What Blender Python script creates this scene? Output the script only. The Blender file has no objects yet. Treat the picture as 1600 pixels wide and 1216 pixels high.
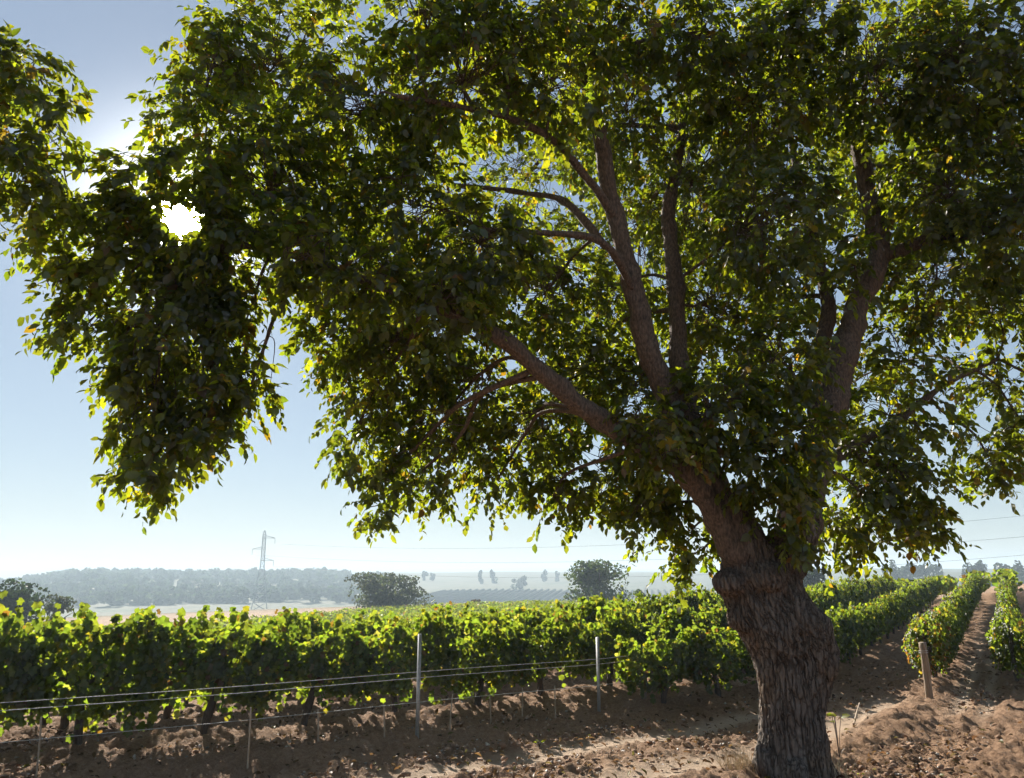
import bpy, bmesh, math, random
import numpy as np
from mathutils import Vector, Matrix

R = math.radians
rng = np.random.default_rng(7)
random.seed(7)
scene = bpy.context.scene
C = scene.collection

# ------------------------------------------------------------------ camera
FPX = 1200.0                       # focal length in pixels of the 1600 wide photograph
CAMZ = 1.80
PITCH = R(13.39)
cam_d = bpy.data.cameras.new('camera')
cam = bpy.data.objects.new('camera', cam_d); C.objects.link(cam)
cam_d.sensor_width = 36.0
cam_d.lens = FPX / 1600 * 36
cam_d.clip_start = 0.05
cam_d.clip_end = 20000
cam.location = (0, 0, CAMZ)
cam.rotation_euler = (R(90) + PITCH, 0, 0)
scene.camera = cam

# ------------------------------------------------------------------ sky and sun
SUN = Vector((-0.4333, 0.921, 0.449)).normalized()
SUN_EL = math.asin(SUN.z) + R(4.0)
SUN_AZ = math.atan2(SUN.x, SUN.y)
world = bpy.data.worlds.new('World'); scene.world = world; world.use_nodes = True
wn, wl = world.node_tree.nodes, world.node_tree.links
wn.clear()
sky = wn.new('ShaderNodeTexSky'); sky.sky_type = 'NISHITA'; sky.sun_disc = False
sky.sun_elevation = SUN_EL; sky.sun_rotation = SUN_AZ
sky.altitude = 50; sky.air_density = 1.0; sky.dust_density = 0.08; sky.ozone_density = 1.2
bg = wn.new('ShaderNodeBackground'); bg.inputs['Strength'].default_value = 0.098
gam = wn.new('ShaderNodeGamma'); gam.inputs['Gamma'].default_value = 0.5; wl.new(sky.outputs[0], gam.inputs['Color'])
tint = wn.new('ShaderNodeVectorMath'); tint.operation = 'MULTIPLY'; tint.inputs[1].default_value = (0.90, 0.975, 1.06); wl.new(gam.outputs[0], tint.inputs[0])
wl.new(tint.outputs[0], bg.inputs['Color'])
# the sun's own disc and the tight aureole round it
tc = wn.new('ShaderNodeTexCoord')
nrm = wn.new('ShaderNodeVectorMath'); nrm.operation = 'NORMALIZE'
wl.new(tc.outputs['Generated'], nrm.inputs[0])
dot = wn.new('ShaderNodeVectorMath'); dot.operation = 'DOT_PRODUCT'
wl.new(nrm.outputs[0], dot.inputs[0]); dot.inputs[1].default_value = SUN
one = wn.new('ShaderNodeMath'); one.operation = 'SUBTRACT'; one.inputs[0].default_value = 1.0
wl.new(dot.outputs['Value'], one.inputs[1])
disc = wn.new('ShaderNodeMapRange'); disc.interpolation_type = 'SMOOTHSTEP'
disc.inputs['From Min'].default_value = 1 - math.cos(R(2.3)); disc.inputs['From Max'].default_value = 1 - math.cos(R(0.3))
disc.inputs['To Min'].default_value = 0.0; disc.inputs['To Max'].default_value = 40.0
wl.new(one.outputs[0], disc.inputs['Value'])
ex = wn.new('ShaderNodeMath'); ex.operation = 'MULTIPLY'; ex.inputs[1].default_value = -260.0
wl.new(one.outputs[0], ex.inputs[0])
ex2 = wn.new('ShaderNodeMath'); ex2.operation = 'EXPONENT'; wl.new(ex.outputs[0], ex2.inputs[0])
ex3 = wn.new('ShaderNodeMath'); ex3.operation = 'MULTIPLY'; ex3.inputs[1].default_value = 0.8
wl.new(ex2.outputs[0], ex3.inputs[0])
ad = wn.new('ShaderNodeMath'); ad.operation = 'ADD'
wl.new(disc.outputs[0], ad.inputs[0]); wl.new(ex3.outputs[0], ad.inputs[1])
bg2 = wn.new('ShaderNodeBackground'); bg2.inputs['Color'].default_value = (1, 0.97, 0.9, 1)
wl.new(ad.outputs[0], bg2.inputs['Strength'])
addw = wn.new('ShaderNodeAddShader'); wl.new(bg.outputs[0], addw.inputs[0]); wl.new(bg2.outputs[0], addw.inputs[1])
wo = wn.new('ShaderNodeOutputWorld'); wl.new(addw.outputs[0], wo.inputs['Surface'])

sun_d = bpy.data.lights.new('sun', 'SUN'); sun_d.energy = 5.0; sun_d.angle = R(0.5); sun_d.color = (1.0, 0.93, 0.82)
sun = bpy.data.objects.new('sun', sun_d); C.objects.link(sun)
SUNL = Vector((math.sin(SUN_AZ) * math.cos(SUN_EL), math.cos(SUN_AZ) * math.cos(SUN_EL), math.sin(SUN_EL)))
sun.rotation_euler = SUNL.to_track_quat('Z', 'Y').to_euler(); sun.location = (-40, 80, 60)

scene.view_settings.view_transform = 'Standard'
scene.view_settings.look = 'None'
scene.view_settings.exposure = 1.35
scene.view_settings.gamma = 1.0
scene.view_settings.use_curve_mapping = False
cy = scene.cycles
cy.use_denoising = True
cy.max_bounces = 4; cy.diffuse_bounces = 2; cy.glossy_bounces = 2; cy.transmission_bounces = 4
cy.volume_bounces = 0; cy.transparent_max_bounces = 4
cy.sample_clamp_indirect = 6.0
cy.use_adaptive_sampling = True; cy.adaptive_threshold = 0.03

# ------------------------------------------------------------------ helpers
CP, SP = math.cos(PITCH), math.sin(PITCH)
def at(px, py, Y):
    """point of the place seen at a photograph pixel, at depth Y"""
    u = (px - 800) / FPX; v = (608 - py) / FPX
    t = Y / (CP - v * SP)
    return Vector((u * t, Y, CAMZ + (v * CP + SP) * t))
def to_px(P):
    P = np.asarray(P, float)
    x, y, z = P[..., 0], P[..., 1], P[..., 2] - CAMZ
    dep = y * CP + z * SP; up = -y * SP + z * CP
    dep = np.where(dep < 0.01, 0.01, dep)
    return 800 + FPX * x / dep, 608 - FPX * up / dep, dep

def _h(ix, iy, iz, seed):
    n = (ix.astype(np.int64) * 374761393 + iy.astype(np.int64) * 668265263 + iz.astype(np.int64) * 1440662683 + seed * 974711) & 0xFFFFFFFF
    n = ((n ^ (n >> 13)) * 1274126177) & 0xFFFFFFFF
    n = ((n ^ (n >> 16)) * 2246822519) & 0xFFFFFFFF
    return ((n ^ (n >> 15)) & 0xFFFFFF) / float(0xFFFFFF)
def vnoise(P, seed=0):
    """value noise in -1..1 at an (n,3) array"""
    P = np.asarray(P, float)
    i = np.floor(P).astype(np.int64); f = P - i; f = f * f * (3 - 2 * f)
    out = 0
    for dx in (0, 1):
        for dy in (0, 1):
            for dz in (0, 1):
                w = (f[:, 0] if dx else 1 - f[:, 0]) * (f[:, 1] if dy else 1 - f[:, 1]) * (f[:, 2] if dz else 1 - f[:, 2])
                out = out + w * _h(i[:, 0] + dx, i[:, 1] + dy, i[:, 2] + dz, seed)
    return out * 2 - 1
def fbm(P, octv=4, seed=0, gain=0.5):
    s = 0; a = 1.0; P = np.asarray(P, float)
    for k in range(octv):
        s = s + a * vnoise(P * (2.03 ** k) + k * 17.3, seed + k); a *= gain
    return s
def sstep(a, b, x):
    t = np.clip((np.asarray(x, float) - a) / (b - a), 0, 1); return t * t * (3 - 2 * t)

def mesh_np(name, V, F, mat, col=None, smooth=False):
    """mesh from numpy: F is a list of (n,k) index arrays"""
    me = bpy.data.meshes.new(name)
    V = np.asarray(V, np.float32); F = [np.asarray(f, np.int32) for f in F if len(f)]
    me.vertices.add(len(V)); me.vertices.foreach_set('co', V.ravel())
    nl = sum(f.size for f in F); nf = sum(len(f) for f in F)
    me.loops.add(nl); me.loops.foreach_set('vertex_index', np.concatenate([f.ravel() for f in F]))
    me.polygons.add(nf)
    tot = np.concatenate([np.full(len(f), f.shape[1], np.int32) for f in F])
    st = np.concatenate([[0], np.cumsum(tot)[:-1]]).astype(np.int32)
    me.polygons.foreach_set('loop_start', st)
    me.polygons.foreach_set('loop_total', tot)
    if smooth: me.polygons.foreach_set('use_smooth', np.ones(nf, bool))
    if col is not None:
        a = me.color_attributes.new('Col', 'FLOAT_COLOR', 'POINT')
        cc = np.ones((len(V), 4), np.float32); cc[:, :3] = col
        a.data.foreach_set('color', cc.ravel())
    me.update(calc_edges=True); me.validate()
    if mat: me.materials.append(mat)
    return me
def link(name, me, parent=None):
    o = bpy.data.objects.new(name, me); C.objects.link(o)
    if parent is not None: o.parent = parent
    return o
def empty(name, loc=(0, 0, 0), rz=0.0):
    o = bpy.data.objects.new(name, None); C.objects.link(o)
    o.location = loc; o.rotation_euler = (0, 0, rz); o.empty_display_size = 0.1
    return o
def tag(o, label=None, cat=None, group=None, kind=None):
    if label: o['label'] = label
    if cat: o['category'] = cat
    if group: o['group'] = group
    if kind: o['kind'] = kind
    return o

class MB:
    def __init__(s): s.v = []; s.q = []; s.t = []; s.n = 0
    def add(s, V, quads=(), tris=()):
        s.v.append(np.asarray(V, float))
        if len(quads): s.q.append(np.asarray(quads, int) + s.n)
        if len(tris): s.t.append(np.asarray(tris, int) + s.n)
        s.n += len(V)
    def tube(s, pts, rad, n=8, cap=True):
        pts = [Vector(p) for p in pts]; m = len(pts)
        rad = [rad] * m if np.isscalar(rad) else list(rad)
        V = []; up = None
        for i in range(m):
            d = (pts[min(i + 1, m - 1)] - pts[max(i - 1, 0)]).normalized()
            if up is None:
                up = Vector((1, 0, 0)) if abs(d.x) < 0.8 else Vector((0, 1, 0))
            up = (up - d * up.dot(d)).normalized(); w = d.cross(up)
            for k in range(n):
                a = 2 * math.pi * k / n
                V.append(pts[i] + (up * math.cos(a) + w * math.sin(a)) * rad[i])
        Q = [(i * n + k, i * n + (k + 1) % n, (i + 1) * n + (k + 1) % n, (i + 1) * n + k) for i in range(m - 1) for k in range(n)]
        T = []
        if cap:
            V += [pts[0], pts[-1]]; b = m * n
            T += [(b, (k + 1) % n, k) for k in range(n)] + [(b + 1, (m - 1) * n + k, (m - 1) * n + (k + 1) % n) for k in range(n)]
        s.add([tuple(v) for v in V], Q, T)
    def box(s, c, d, rz=0.0):
        cx, cy_, cz = c; a, b, e = d[0] / 2, d[1] / 2, d[2] / 2; V = []
        for z in (-e, e):
            for x, y in ((-a, -b), (a, -b), (a, b), (-a, b)):
                V.append((cx + x * math.cos(rz) - y * math.sin(rz), cy_ + x * math.sin(rz) + y * math.cos(rz), cz + z))
        s.add(V, [(3, 2, 1, 0), (4, 5, 6, 7), (0, 1, 5, 4), (1, 2, 6, 5), (2, 3, 7, 6), (3, 0, 4, 7)])
    def mesh(s, name, mat, col=None, smooth=False):
        F = []
        if s.q: F.append(np.concatenate(s.q))
        if s.t: F.append(np.concatenate(s.t))
        return mesh_np(name, np.concatenate(s.v), F, mat, col, smooth)

def smooth_path(pts, n=6):
    """Catmull-Rom through rows of any width"""
    P = np.asarray(pts, float); P = np.vstack([2 * P[0] - P[1], P, 2 * P[-1] - P[-2]]); out = []
    for i in range(1, len(P) - 2):
        for k in range(n):
            t = k / n
            out.append(0.5 * ((2 * P[i]) + (-P[i - 1] + P[i + 1]) * t + (2 * P[i - 1] - 5 * P[i] + 4 * P[i + 1] - P[i + 2]) * t * t
                              + (-P[i - 1] + 3 * P[i] - 3 * P[i + 1] + P[i + 2]) * t ** 3))
    out.append(P[-2]); return np.array(out)

# ------------------------------------------------------------------ materials
def mat_new(name):
    m = bpy.data.materials.new(name); m.use_nodes = True
    m.node_tree.nodes.clear(); return m, m.node_tree.nodes, m.node_tree.links
def ramp(n, stops):
    r = n.new('ShaderNodeValToRGB'); e = r.color_ramp.elements
    while len(e) < len(stops): e.new(0.5)
    for el, (p, c) in zip(e, stops): el.position = p; el.color = (*c, 1)
    return r
def mat_plain(name, c1, c2, rough=0.7, scale=20, metal=0.0, bump=0.15, stretch=(1, 1, 1)):
    m, n, l = mat_new(name)
    t = n.new('ShaderNodeTexCoord'); mp = n.new('ShaderNodeMapping'); mp.inputs['Scale'].default_value = stretch
    l.new(t.outputs['Object'], mp.inputs[0])
    no = n.new('ShaderNodeTexNoise'); no.inputs['Scale'].default_value = scale; no.inputs['Detail'].default_value = 6
    l.new(mp.outputs[0], no.inputs['Vector'])
    r = ramp(n, [(0.3, c1), (0.7, c2)]); l.new(no.outputs['Fac'], r.inputs[0])
    b = n.new('ShaderNodeBsdfPrincipled'); b.inputs['Roughness'].default_value = rough; b.inputs['Metallic'].default_value = metal
    l.new(r.outputs[0], b.inputs['Base Color'])
    bu = n.new('ShaderNodeBump'); bu.inputs['Strength'].default_value = bump; bu.inputs['Distance'].default_value = 0.02
    l.new(no.outputs['Fac'], bu.inputs['Height']); l.new(bu.outputs[0], b.inputs['Normal'])
    o = n.new('ShaderNodeOutputMaterial'); l.new(b.outputs[0], o.inputs[0]); return m
def mat_leaf(name, trans=(6.0, 6.0, 0.75), mix=0.45, rough=0.42, gloss=0.035):
    """leaf colour from the per-leaf attribute; light passes through as yellower green"""
    m, n, l = mat_new(name)
    a = n.new('ShaderNodeVertexColor'); a.layer_name = 'Col'
    t = n.new('ShaderNodeTexCoord'); no = n.new('ShaderNodeTexNoise'); no.inputs['Scale'].default_value = 35
    l.new(t.outputs['Object'], no.inputs['Vector'])
    mr = n.new('ShaderNodeMapRange'); mr.inputs['To Min'].default_value = 0.7; mr.inputs['To Max'].default_value = 1.3
    l.new(no.outputs['Fac'], mr.inputs['Value'])
    v = n.new('ShaderNodeVectorMath'); v.operation = 'SCALE'; l.new(a.outputs['Color'], v.inputs[0]); l.new(mr.outputs[0], v.inputs['Scale'])
    w = n.new('ShaderNodeVectorMath'); w.operation = 'MULTIPLY'; l.new(v.outputs[0], w.inputs[0]); w.inputs[1].default_value = trans
    d = n.new('ShaderNodeBsdfDiffuse'); l.new(v.outputs[0], d.inputs['Color'])
    ds = n.new('ShaderNodeVectorMath'); ds.operation = 'SCALE'; ds.inputs['Scale'].default_value = 0.36; l.new(v.outputs[0], ds.inputs[0]); l.new(ds.outputs[0], d.inputs['Color'])
    tr = n.new('ShaderNodeBsdfTranslucent'); l.new(w.outputs[0], tr.inputs['Color'])
    mx = n.new('ShaderNodeMixShader'); mx.inputs[0].default_value = mix; l.new(d.outputs[0], mx.inputs[1]); l.new(tr.outputs[0], mx.inputs[2])
    g = n.new('ShaderNodeBsdfGlossy'); g.inputs['Roughness'].default_value = rough
    m2 = n.new('ShaderNodeMixShader'); m2.inputs[0].default_value = gloss; l.new(mx.outputs[0], m2.inputs[1]); l.new(g.outputs[0], m2.inputs[2])
    o = n.new('ShaderNodeOutputMaterial'); l.new(m2.outputs[0], o.inputs[0]); return m

M_leaf = mat_leaf('tree_leaf', gloss=0.05)
M_vine = mat_leaf('vine_leaf', trans=(4.7, 4.6, 1.05))
M_far = mat_leaf('far_leaf', trans=(1.6, 1.8, 1.1), mix=0.35, gloss=0.02)
M_dead = mat_leaf('dead_leaf', trans=(1.2, 1.1, 0.9), mix=0.3, gloss=0.02)
M_vwood = mat_plain('vine_wood', (0.035, 0.025, 0.02), (0.10, 0.075, 0.055), 0.9, 30, bump=0.5, stretch=(3, 3, 0.6))
M_steel = mat_plain('galvanised_steel', (0.30, 0.30, 0.30), (0.42, 0.42, 0.41), 0.5, 40, metal=0.6, bump=0.05)
M_wire = mat_plain('wire_steel', (0.38, 0.36, 0.33), (0.50, 0.48, 0.45), 0.65, 40, metal=0.2, bump=0.0)
M_stake = mat_plain('stake_cane', (0.30, 0.22, 0.15), (0.42, 0.33, 0.24), 0.8, 40, bump=0.1, stretch=(1, 1, 0.2))
M_post = mat_plain('weathered_wood', (0.16, 0.11, 0.075), (0.34, 0.25, 0.17), 0.85, 14, bump=0.5, stretch=(6, 6, 0.5))
M_tower = mat_plain('tower_steel', (0.16, 0.17, 0.19), (0.22, 0.23, 0.25), 0.6, 3, bump=0.0)

def mat_bark():
    m, n, l = mat_new('bark')
    t = n.new('ShaderNodeTexCoord')
    mp = n.new('ShaderNodeMapping'); mp.inputs['Scale'].default_value = (1, 1, 0.15); l.new(t.outputs['Object'], mp.inputs[0])
    wrp = n.new('ShaderNodeTexNoise'); wrp.inputs['Scale'].default_value = 4; wrp.inputs['Detail'].default_value = 3; l.new(t.outputs['Object'], wrp.inputs['Vector'])
    mixv = n.new('ShaderNodeMix'); mixv.data_type = 'VECTOR'; mixv.inputs['Factor'].default_value = 0.07
    l.new(mp.outputs[0], mixv.inputs[4]); l.new(wrp.outputs['Color'], mixv.inputs[5])
    vo = n.new('ShaderNodeTexVoronoi'); vo.feature = 'DISTANCE_TO_EDGE'; vo.inputs['Scale'].default_value = 23; l.new(mixv.outputs[1], vo.inputs['Vector'])
    fi = n.new('ShaderNodeTexNoise'); fi.inputs['Scale'].default_value = 48; fi.inputs['Detail'].default_value = 8; l.new(mp.outputs[0], fi.inputs['Vector'])
    big = n.new('ShaderNodeTexNoise'); big.inputs['Scale'].default_value = 2.6; big.inputs['Detail'].default_value = 4; l.new(t.outputs['Object'], big.inputs['Vector'])
    rc = ramp(n, [(0.30, (0.125, 0.102, 0.085)), (0.50, (0.18, 0.152, 0.13)), (0.62, (0.16, 0.115, 0.082)), (0.76, (0.33, 0.30, 0.275))])
    l.new(big.outputs['Fac'], rc.inputs[0])
    rv = ramp(n, [(0.0, (0.34, 0.31, 0.29)), (0.12, (0.95, 0.95, 0.95)), (0.6, (1.1, 1.08, 1.06))]); l.new(vo.outputs['Distance'], rv.inputs[0])
    mu = n.new('ShaderNodeMix'); mu.data_type = 'RGBA'; mu.blend_type = 'MULTIPLY'; mu.inputs['Factor'].default_value = 1.0
    l.new(rc.outputs[0], mu.inputs[6]); l.new(rv.outputs[0], mu.inputs[7])
    rf = ramp(n, [(0.25, (0.6, 0.6, 0.6)), (0.75, (1.3, 1.3, 1.3))]); l.new(fi.outputs['Fac'], rf.inputs[0])
    m3 = n.new('ShaderNodeMix'); m3.data_type = 'RGBA'; m3.blend_type = 'MULTIPLY'; m3.inputs['Factor'].default_value = 1.0
    l.new(mu.outputs[2], m3.inputs[6]); l.new(rf.outputs[0], m3.inputs[7])
    b = n.new('ShaderNodeBsdfPrincipled'); b.inputs['Roughness'].default_value = 0.88; b.inputs['Specular IOR Level'].default_value = 0.25
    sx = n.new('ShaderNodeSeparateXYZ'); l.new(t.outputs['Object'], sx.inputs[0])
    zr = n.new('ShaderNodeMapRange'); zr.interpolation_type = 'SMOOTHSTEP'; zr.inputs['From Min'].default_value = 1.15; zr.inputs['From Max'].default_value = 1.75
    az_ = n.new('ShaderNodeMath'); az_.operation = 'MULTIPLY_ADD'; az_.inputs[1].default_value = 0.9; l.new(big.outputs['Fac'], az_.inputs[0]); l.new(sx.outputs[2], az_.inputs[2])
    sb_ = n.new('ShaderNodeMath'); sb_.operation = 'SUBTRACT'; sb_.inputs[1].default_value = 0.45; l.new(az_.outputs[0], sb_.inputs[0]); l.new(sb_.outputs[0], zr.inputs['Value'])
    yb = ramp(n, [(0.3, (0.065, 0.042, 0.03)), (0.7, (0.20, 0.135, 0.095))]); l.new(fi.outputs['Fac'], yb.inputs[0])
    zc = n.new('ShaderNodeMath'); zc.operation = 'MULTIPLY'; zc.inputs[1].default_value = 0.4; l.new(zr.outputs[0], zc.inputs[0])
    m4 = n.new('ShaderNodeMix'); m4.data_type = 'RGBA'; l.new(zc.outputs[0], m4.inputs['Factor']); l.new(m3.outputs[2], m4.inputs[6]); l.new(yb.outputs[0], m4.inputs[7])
    l.new(m4.outputs[2], b.inputs['Base Color'])
    sm = n.new('ShaderNodeMath'); sm.operation = 'MINIMUM'; sm.inputs[1].default_value = 0.22; l.new(vo.outputs['Distance'], sm.inputs[0])
    b1 = n.new('ShaderNodeBump'); b1.inputs['Strength'].default_value = 0.9; b1.inputs['Distance'].default_value = 0.07; l.new(sm.outputs[0], b1.inputs['Height'])
    b2 = n.new('ShaderNodeBump'); b2.inputs['Strength'].default_value = 0.6; b2.inputs['Distance'].default_value = 0.012
    l.new(fi.outputs['Fac'], b2.inputs['Height']); l.new(b1.outputs[0], b2.inputs['Normal']); l.new(b2.outputs[0], b.inputs['Normal'])
    o = n.new('ShaderNodeOutputMaterial'); l.new(b.outputs[0], o.inputs[0]); return m
M_bark = mat_bark()
M_limb = mat_plain('limb_bark', (0.048, 0.033, 0.024), (0.18, 0.12, 0.083), 0.9, 34, bump=1.0, stretch=(1.6, 1.6, 0.6))

def mat_ground():
    m, n, l = mat_new('ground')
    t = n.new('ShaderNodeTexCoord')
    a = n.new('ShaderNodeVertexColor'); a.layer_name = 'Col'
    sp = n.new('ShaderNodeSeparateColor'); l.new(a.outputs['Color'], sp.inputs[0])
    def noise(s, d=6, r=0.55):
        x = n.new('ShaderNodeTexNoise'); x.inputs['Scale'].default_value = s; x.inputs['Detail'].default_value = d; x.inputs['Roughness'].default_value = r
        l.new(t.outputs['Object'], x.inputs['Vector']); return x
    def mix(f, A, B, bt='MIX'):
        x = n.new('ShaderNodeMix'); x.data_type = 'RGBA'; x.blend_type = bt
        if isinstance(f, float): x.inputs['Factor'].default_value = f
        else: l.new(f, x.inputs['Factor'])
        l.new(A, x.inputs[6]); l.new(B, x.inputs[7]); return x.outputs[2]
    n1, n2, n3, n4 = noise(0.7), noise(15, 8, 0.7), noise(70, 6, 0.75), noise(0.05)
    soil = ramp(n, [(0.3, (0.26, 0.155, 0.095)), (0.5, (0.38, 0.24, 0.15)), (0.72, (0.50, 0.33, 0.215))]); l.new(n2.outputs['Fac'], soil.inputs[0])
    var = ramp(n, [(0.3, (0.82, 0.80, 0.80)), (0.7, (1.12, 1.10, 1.08))]); l.new(n1.outputs['Fac'], var.inputs[0])
    s1 = mix(1.0, soil.outputs[0], var.outputs[0], 'MULTIPLY')
    spk = ramp(n, [(0.35, (0.7, 0.7, 0.7)), (0.6, (1.0, 1.0, 1.0)), (0.74, (1.5, 1.45, 1.4))]); l.new(n3.outputs['Fac'], spk.inputs[0])
    s2 = mix(1.0, s1, spk.outputs[0], 'MULTIPLY')
    rut = ramp(n, [(0.3, (0.48, 0.345, 0.245)), (0.7, (0.60, 0.46, 0.34))]); l.new(n2.outputs['Fac'], rut.inputs[0])
    s3 = mix(sp.outputs[2], s2, rut.outputs[0])
    dry = ramp(n, [(0.3, (0.27, 0.18, 0.115)), (0.5, (0.33, 0.22, 0.14)), (0.7, (0.38, 0.25, 0.155))]); l.new(n1.outputs['Fac'], dry.inputs[0])
    s4 = mix(sp.outputs[0], s3, dry.outputs[0])
    val = ramp(n, [(0.35, (0.075, 0.085, 0.05)), (0.5, (0.12, 0.115, 0.07)), (0.65, (0.065, 0.085, 0.04))]); l.new(n4.outputs['Fac'], val.inputs[0])
    s5 = mix(sp.outputs[1], s4, val.outputs[0])
    b = n.new('ShaderNodeBsdfPrincipled'); b.inputs['Roughness'].default_value = 0.95; b.inputs['Specular IOR Level'].default_value = 0.15
    l.new(s5, b.inputs['Base Color'])
    b1 = n.new('ShaderNodeBump'); b1.inputs['Strength'].default_value = 1.0; b1.inputs['Distance'].default_value = 0.07; l.new(n2.outputs['Fac'], b1.inputs['Height'])
    b2 = n.new('ShaderNodeBump'); b2.inputs['Strength'].default_value = 1.0; b2.inputs['Distance'].default_value = 0.02
    l.new(n3.outputs['Fac'], b2.inputs['Height']); l.new(b1.outputs[0], b2.inputs['Normal']); l.new(b2.outputs[0], b.inputs['Normal'])
    o = n.new('ShaderNodeOutputMaterial'); l.new(b.outputs[0], o.inputs[0]); return m
M_ground = mat_ground()
M_clod = mat_plain('soil_clod', (0.15, 0.088, 0.055), (0.33, 0.205, 0.13), 0.95, 12, bump=0.4)
M_nut = mat_plain('dry_husk', (0.06, 0.045, 0.035), (0.55, 0.48, 0.40), 0.5, 7, bump=0.2)
M_grass = mat_plain('dry_grass', (0.36, 0.27, 0.16), (0.52, 0.42, 0.27), 0.8, 20, bump=0.0)

# ------------------------------------------------------------------ the lie of the land and the lines of the rows
E1 = np.array([math.sqrt(.5), math.sqrt(.5)]); E2 = np.array([-math.sqrt(.5), math.sqrt(.5)])
def lncosh(x): x = np.abs(x); return x + np.log1p(np.exp(-2 * x)) - math.log(2)
def p0(q): return 7.03 + 0.231 * 3 * (lncosh((q - 12.5) / 3) - lncosh(np.float64((5.61 - 12.5) / 3)))
def pq(x, y): return -x * E1[0] + y * E1[1], x * E1[0] + y * E1[1]
def rowk(x, y):
    p, q = pq(x, y); k = p - p0(q)
    for _ in range(3): k = p - p0(q - 1.6 * np.clip(k, -6, 0))
    return k
def row_xy(k, q):
    p = k + p0(q - 1.6 * min(k, 0)); return q * E1 + p * E2
ROWS = [-3.95, -2.27, 0.0, 1.45] + [3.6 + 2.15 * i for i in range(25)]
def height(x, y):
    x = np.asarray(x, float); y = np.asarray(y, float)
    d = np.hypot(x, y); az = np.degrees(np.arctan2(x, y))
    p, q = pq(x, y); pp = np.maximum(p - 10, 0)
    near = -4.4 * (1 - np.exp(-pp / 31)) + 0.024 * np.clip(q - 8, 0, 70)
    floor = -14 + 10 * sstep(12, 30, az)
    wood = 12.0 * sstep(-36, -27, az) * (1 - sstep(-13, -9, az)) * sstep(330, 640, d)
    slope = (14.5 + 3 * sstep(0, 20, az) - 9.5 * sstep(12, 30, az)) * sstep(-15, -8, az) * sstep(260, 850, d)
    open_l = 6 * (1 - sstep(-36, -27, az)) * sstep(400, 1000, d)
    far = floor + np.maximum(np.maximum(wood, slope), open_l) + 1.2 * fbm(np.stack([x / 120, y / 120, 0 * x], -1).reshape(-1, 3), 3, 5).reshape(x.shape)
    far = far + 13 * sstep(1500, 3200, d) * (1 + 0.25 * np.sin(az * 0.35 + 1))
    b = sstep(105, 240, d)
    return near * (1 - b) + far * b

def build_ground():
    az = np.concatenate([np.arange(-180, -46, 6.0), np.arange(-44, 44.01, 0.21), np.arange(48, 180, 6.0), [180.0]])
    r = np.concatenate([[0.05, 1, 2, 3, 4], 4.3 * np.exp(np.arange(0, math.log(28 / 4.3), 0.0047)), 28 * np.exp(np.arange(0.0047, math.log(9000 / 28), 0.035)), [9500]])
    A, D = np.meshgrid(np.radians(az), r)
    X, Y = D * np.sin(A), D * np.cos(A)
    Z = height(X, Y)
    k = rowk(X, Y); p, q = pq(X, Y)
    w = (1 - sstep(14, 30, D))
    P = np.stack([X, Y, 0 * X], -1).reshape(-1, 3)
    wr = fbm(P * 0.9, 2, 31).reshape(X.shape) * 0.10
    rut = np.zeros_like(X)
    for c, wd in ((-0.80, 0.19), (-1.75, 0.26)):
        rut = np.maximum(rut, np.exp(-((k + wr - c) / wd) ** 2) * (1 - sstep(10.5, 12.5, q)))
    for c, wd in ((-3.35, 0.13), (-2.9, 0.15), (0.75, 0.14), (2.5, 0.2), (4.7, 0.2)):
        rut = np.maximum(rut, np.exp(-((k + wr * 0.7 - c) / wd) ** 2) * sstep(10, 12, q) * (0.85 if c < 0 else 0.5))
    lump = fbm(P * 5.5, 4, 3, 0.6).reshape(X.shape)
    clod = np.maximum(fbm(P * 11, 3, 9, 0.6).reshape(X.shape), -0.2)
    furrow = np.sin((k + wr * 1.5) * 2 * math.pi / 0.42) * 0.5
    berm = 0
    for kk in ROWS: berm = berm + np.exp(-((k - kk) / 0.38) ** 2)
    Z = Z + w * ((1 - rut) * (0.018 * lump + 0.042 * clod + 0.02 * fbm(P * 27, 2, 19, 0.7).reshape(X.shape) + 0.02 * furrow * (0.6 + 0.4 * lump)) - 0.035 * rut + 0.06 * berm * (1 - rut)
                 + 0.05 * fbm(P * 0.8, 2, 77).reshape(X.shape))
    dry = np.maximum(sstep(84, 87, D), sstep(55, 57, k)) * (1 - sstep(100, 118, D))
    dry = np.maximum(dry, sstep(47, 51, q - .5 * np.maximum(k - 8, 0)) * (1 - sstep(130, 170, D)))
    val = sstep(100, 122, D)
    col = np.stack([dry, val, np.clip(rut * 1.1, 0, 1) * w], -1).reshape(-1, 3)
    ni, nj = X.shape
    idx = np.arange(ni * nj).reshape(ni, nj)
    F = np.stack([idx[:-1, :-1], idx[:-1, 1:], idx[1:, 1:], idx[1:, :-1]], -1).reshape(-1, 4)
    me = mesh_np('ground', np.stack([X, Y, Z], -1).reshape(-1, 3), [F[:, ::-1]], M_ground, col, smooth=True)
    o = link('ground', me); tag(o, kind='structure'); return o
ground = build_ground()
def gz(x, y): return float(height(np.array([x]), np.array([y]))[0])

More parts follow.
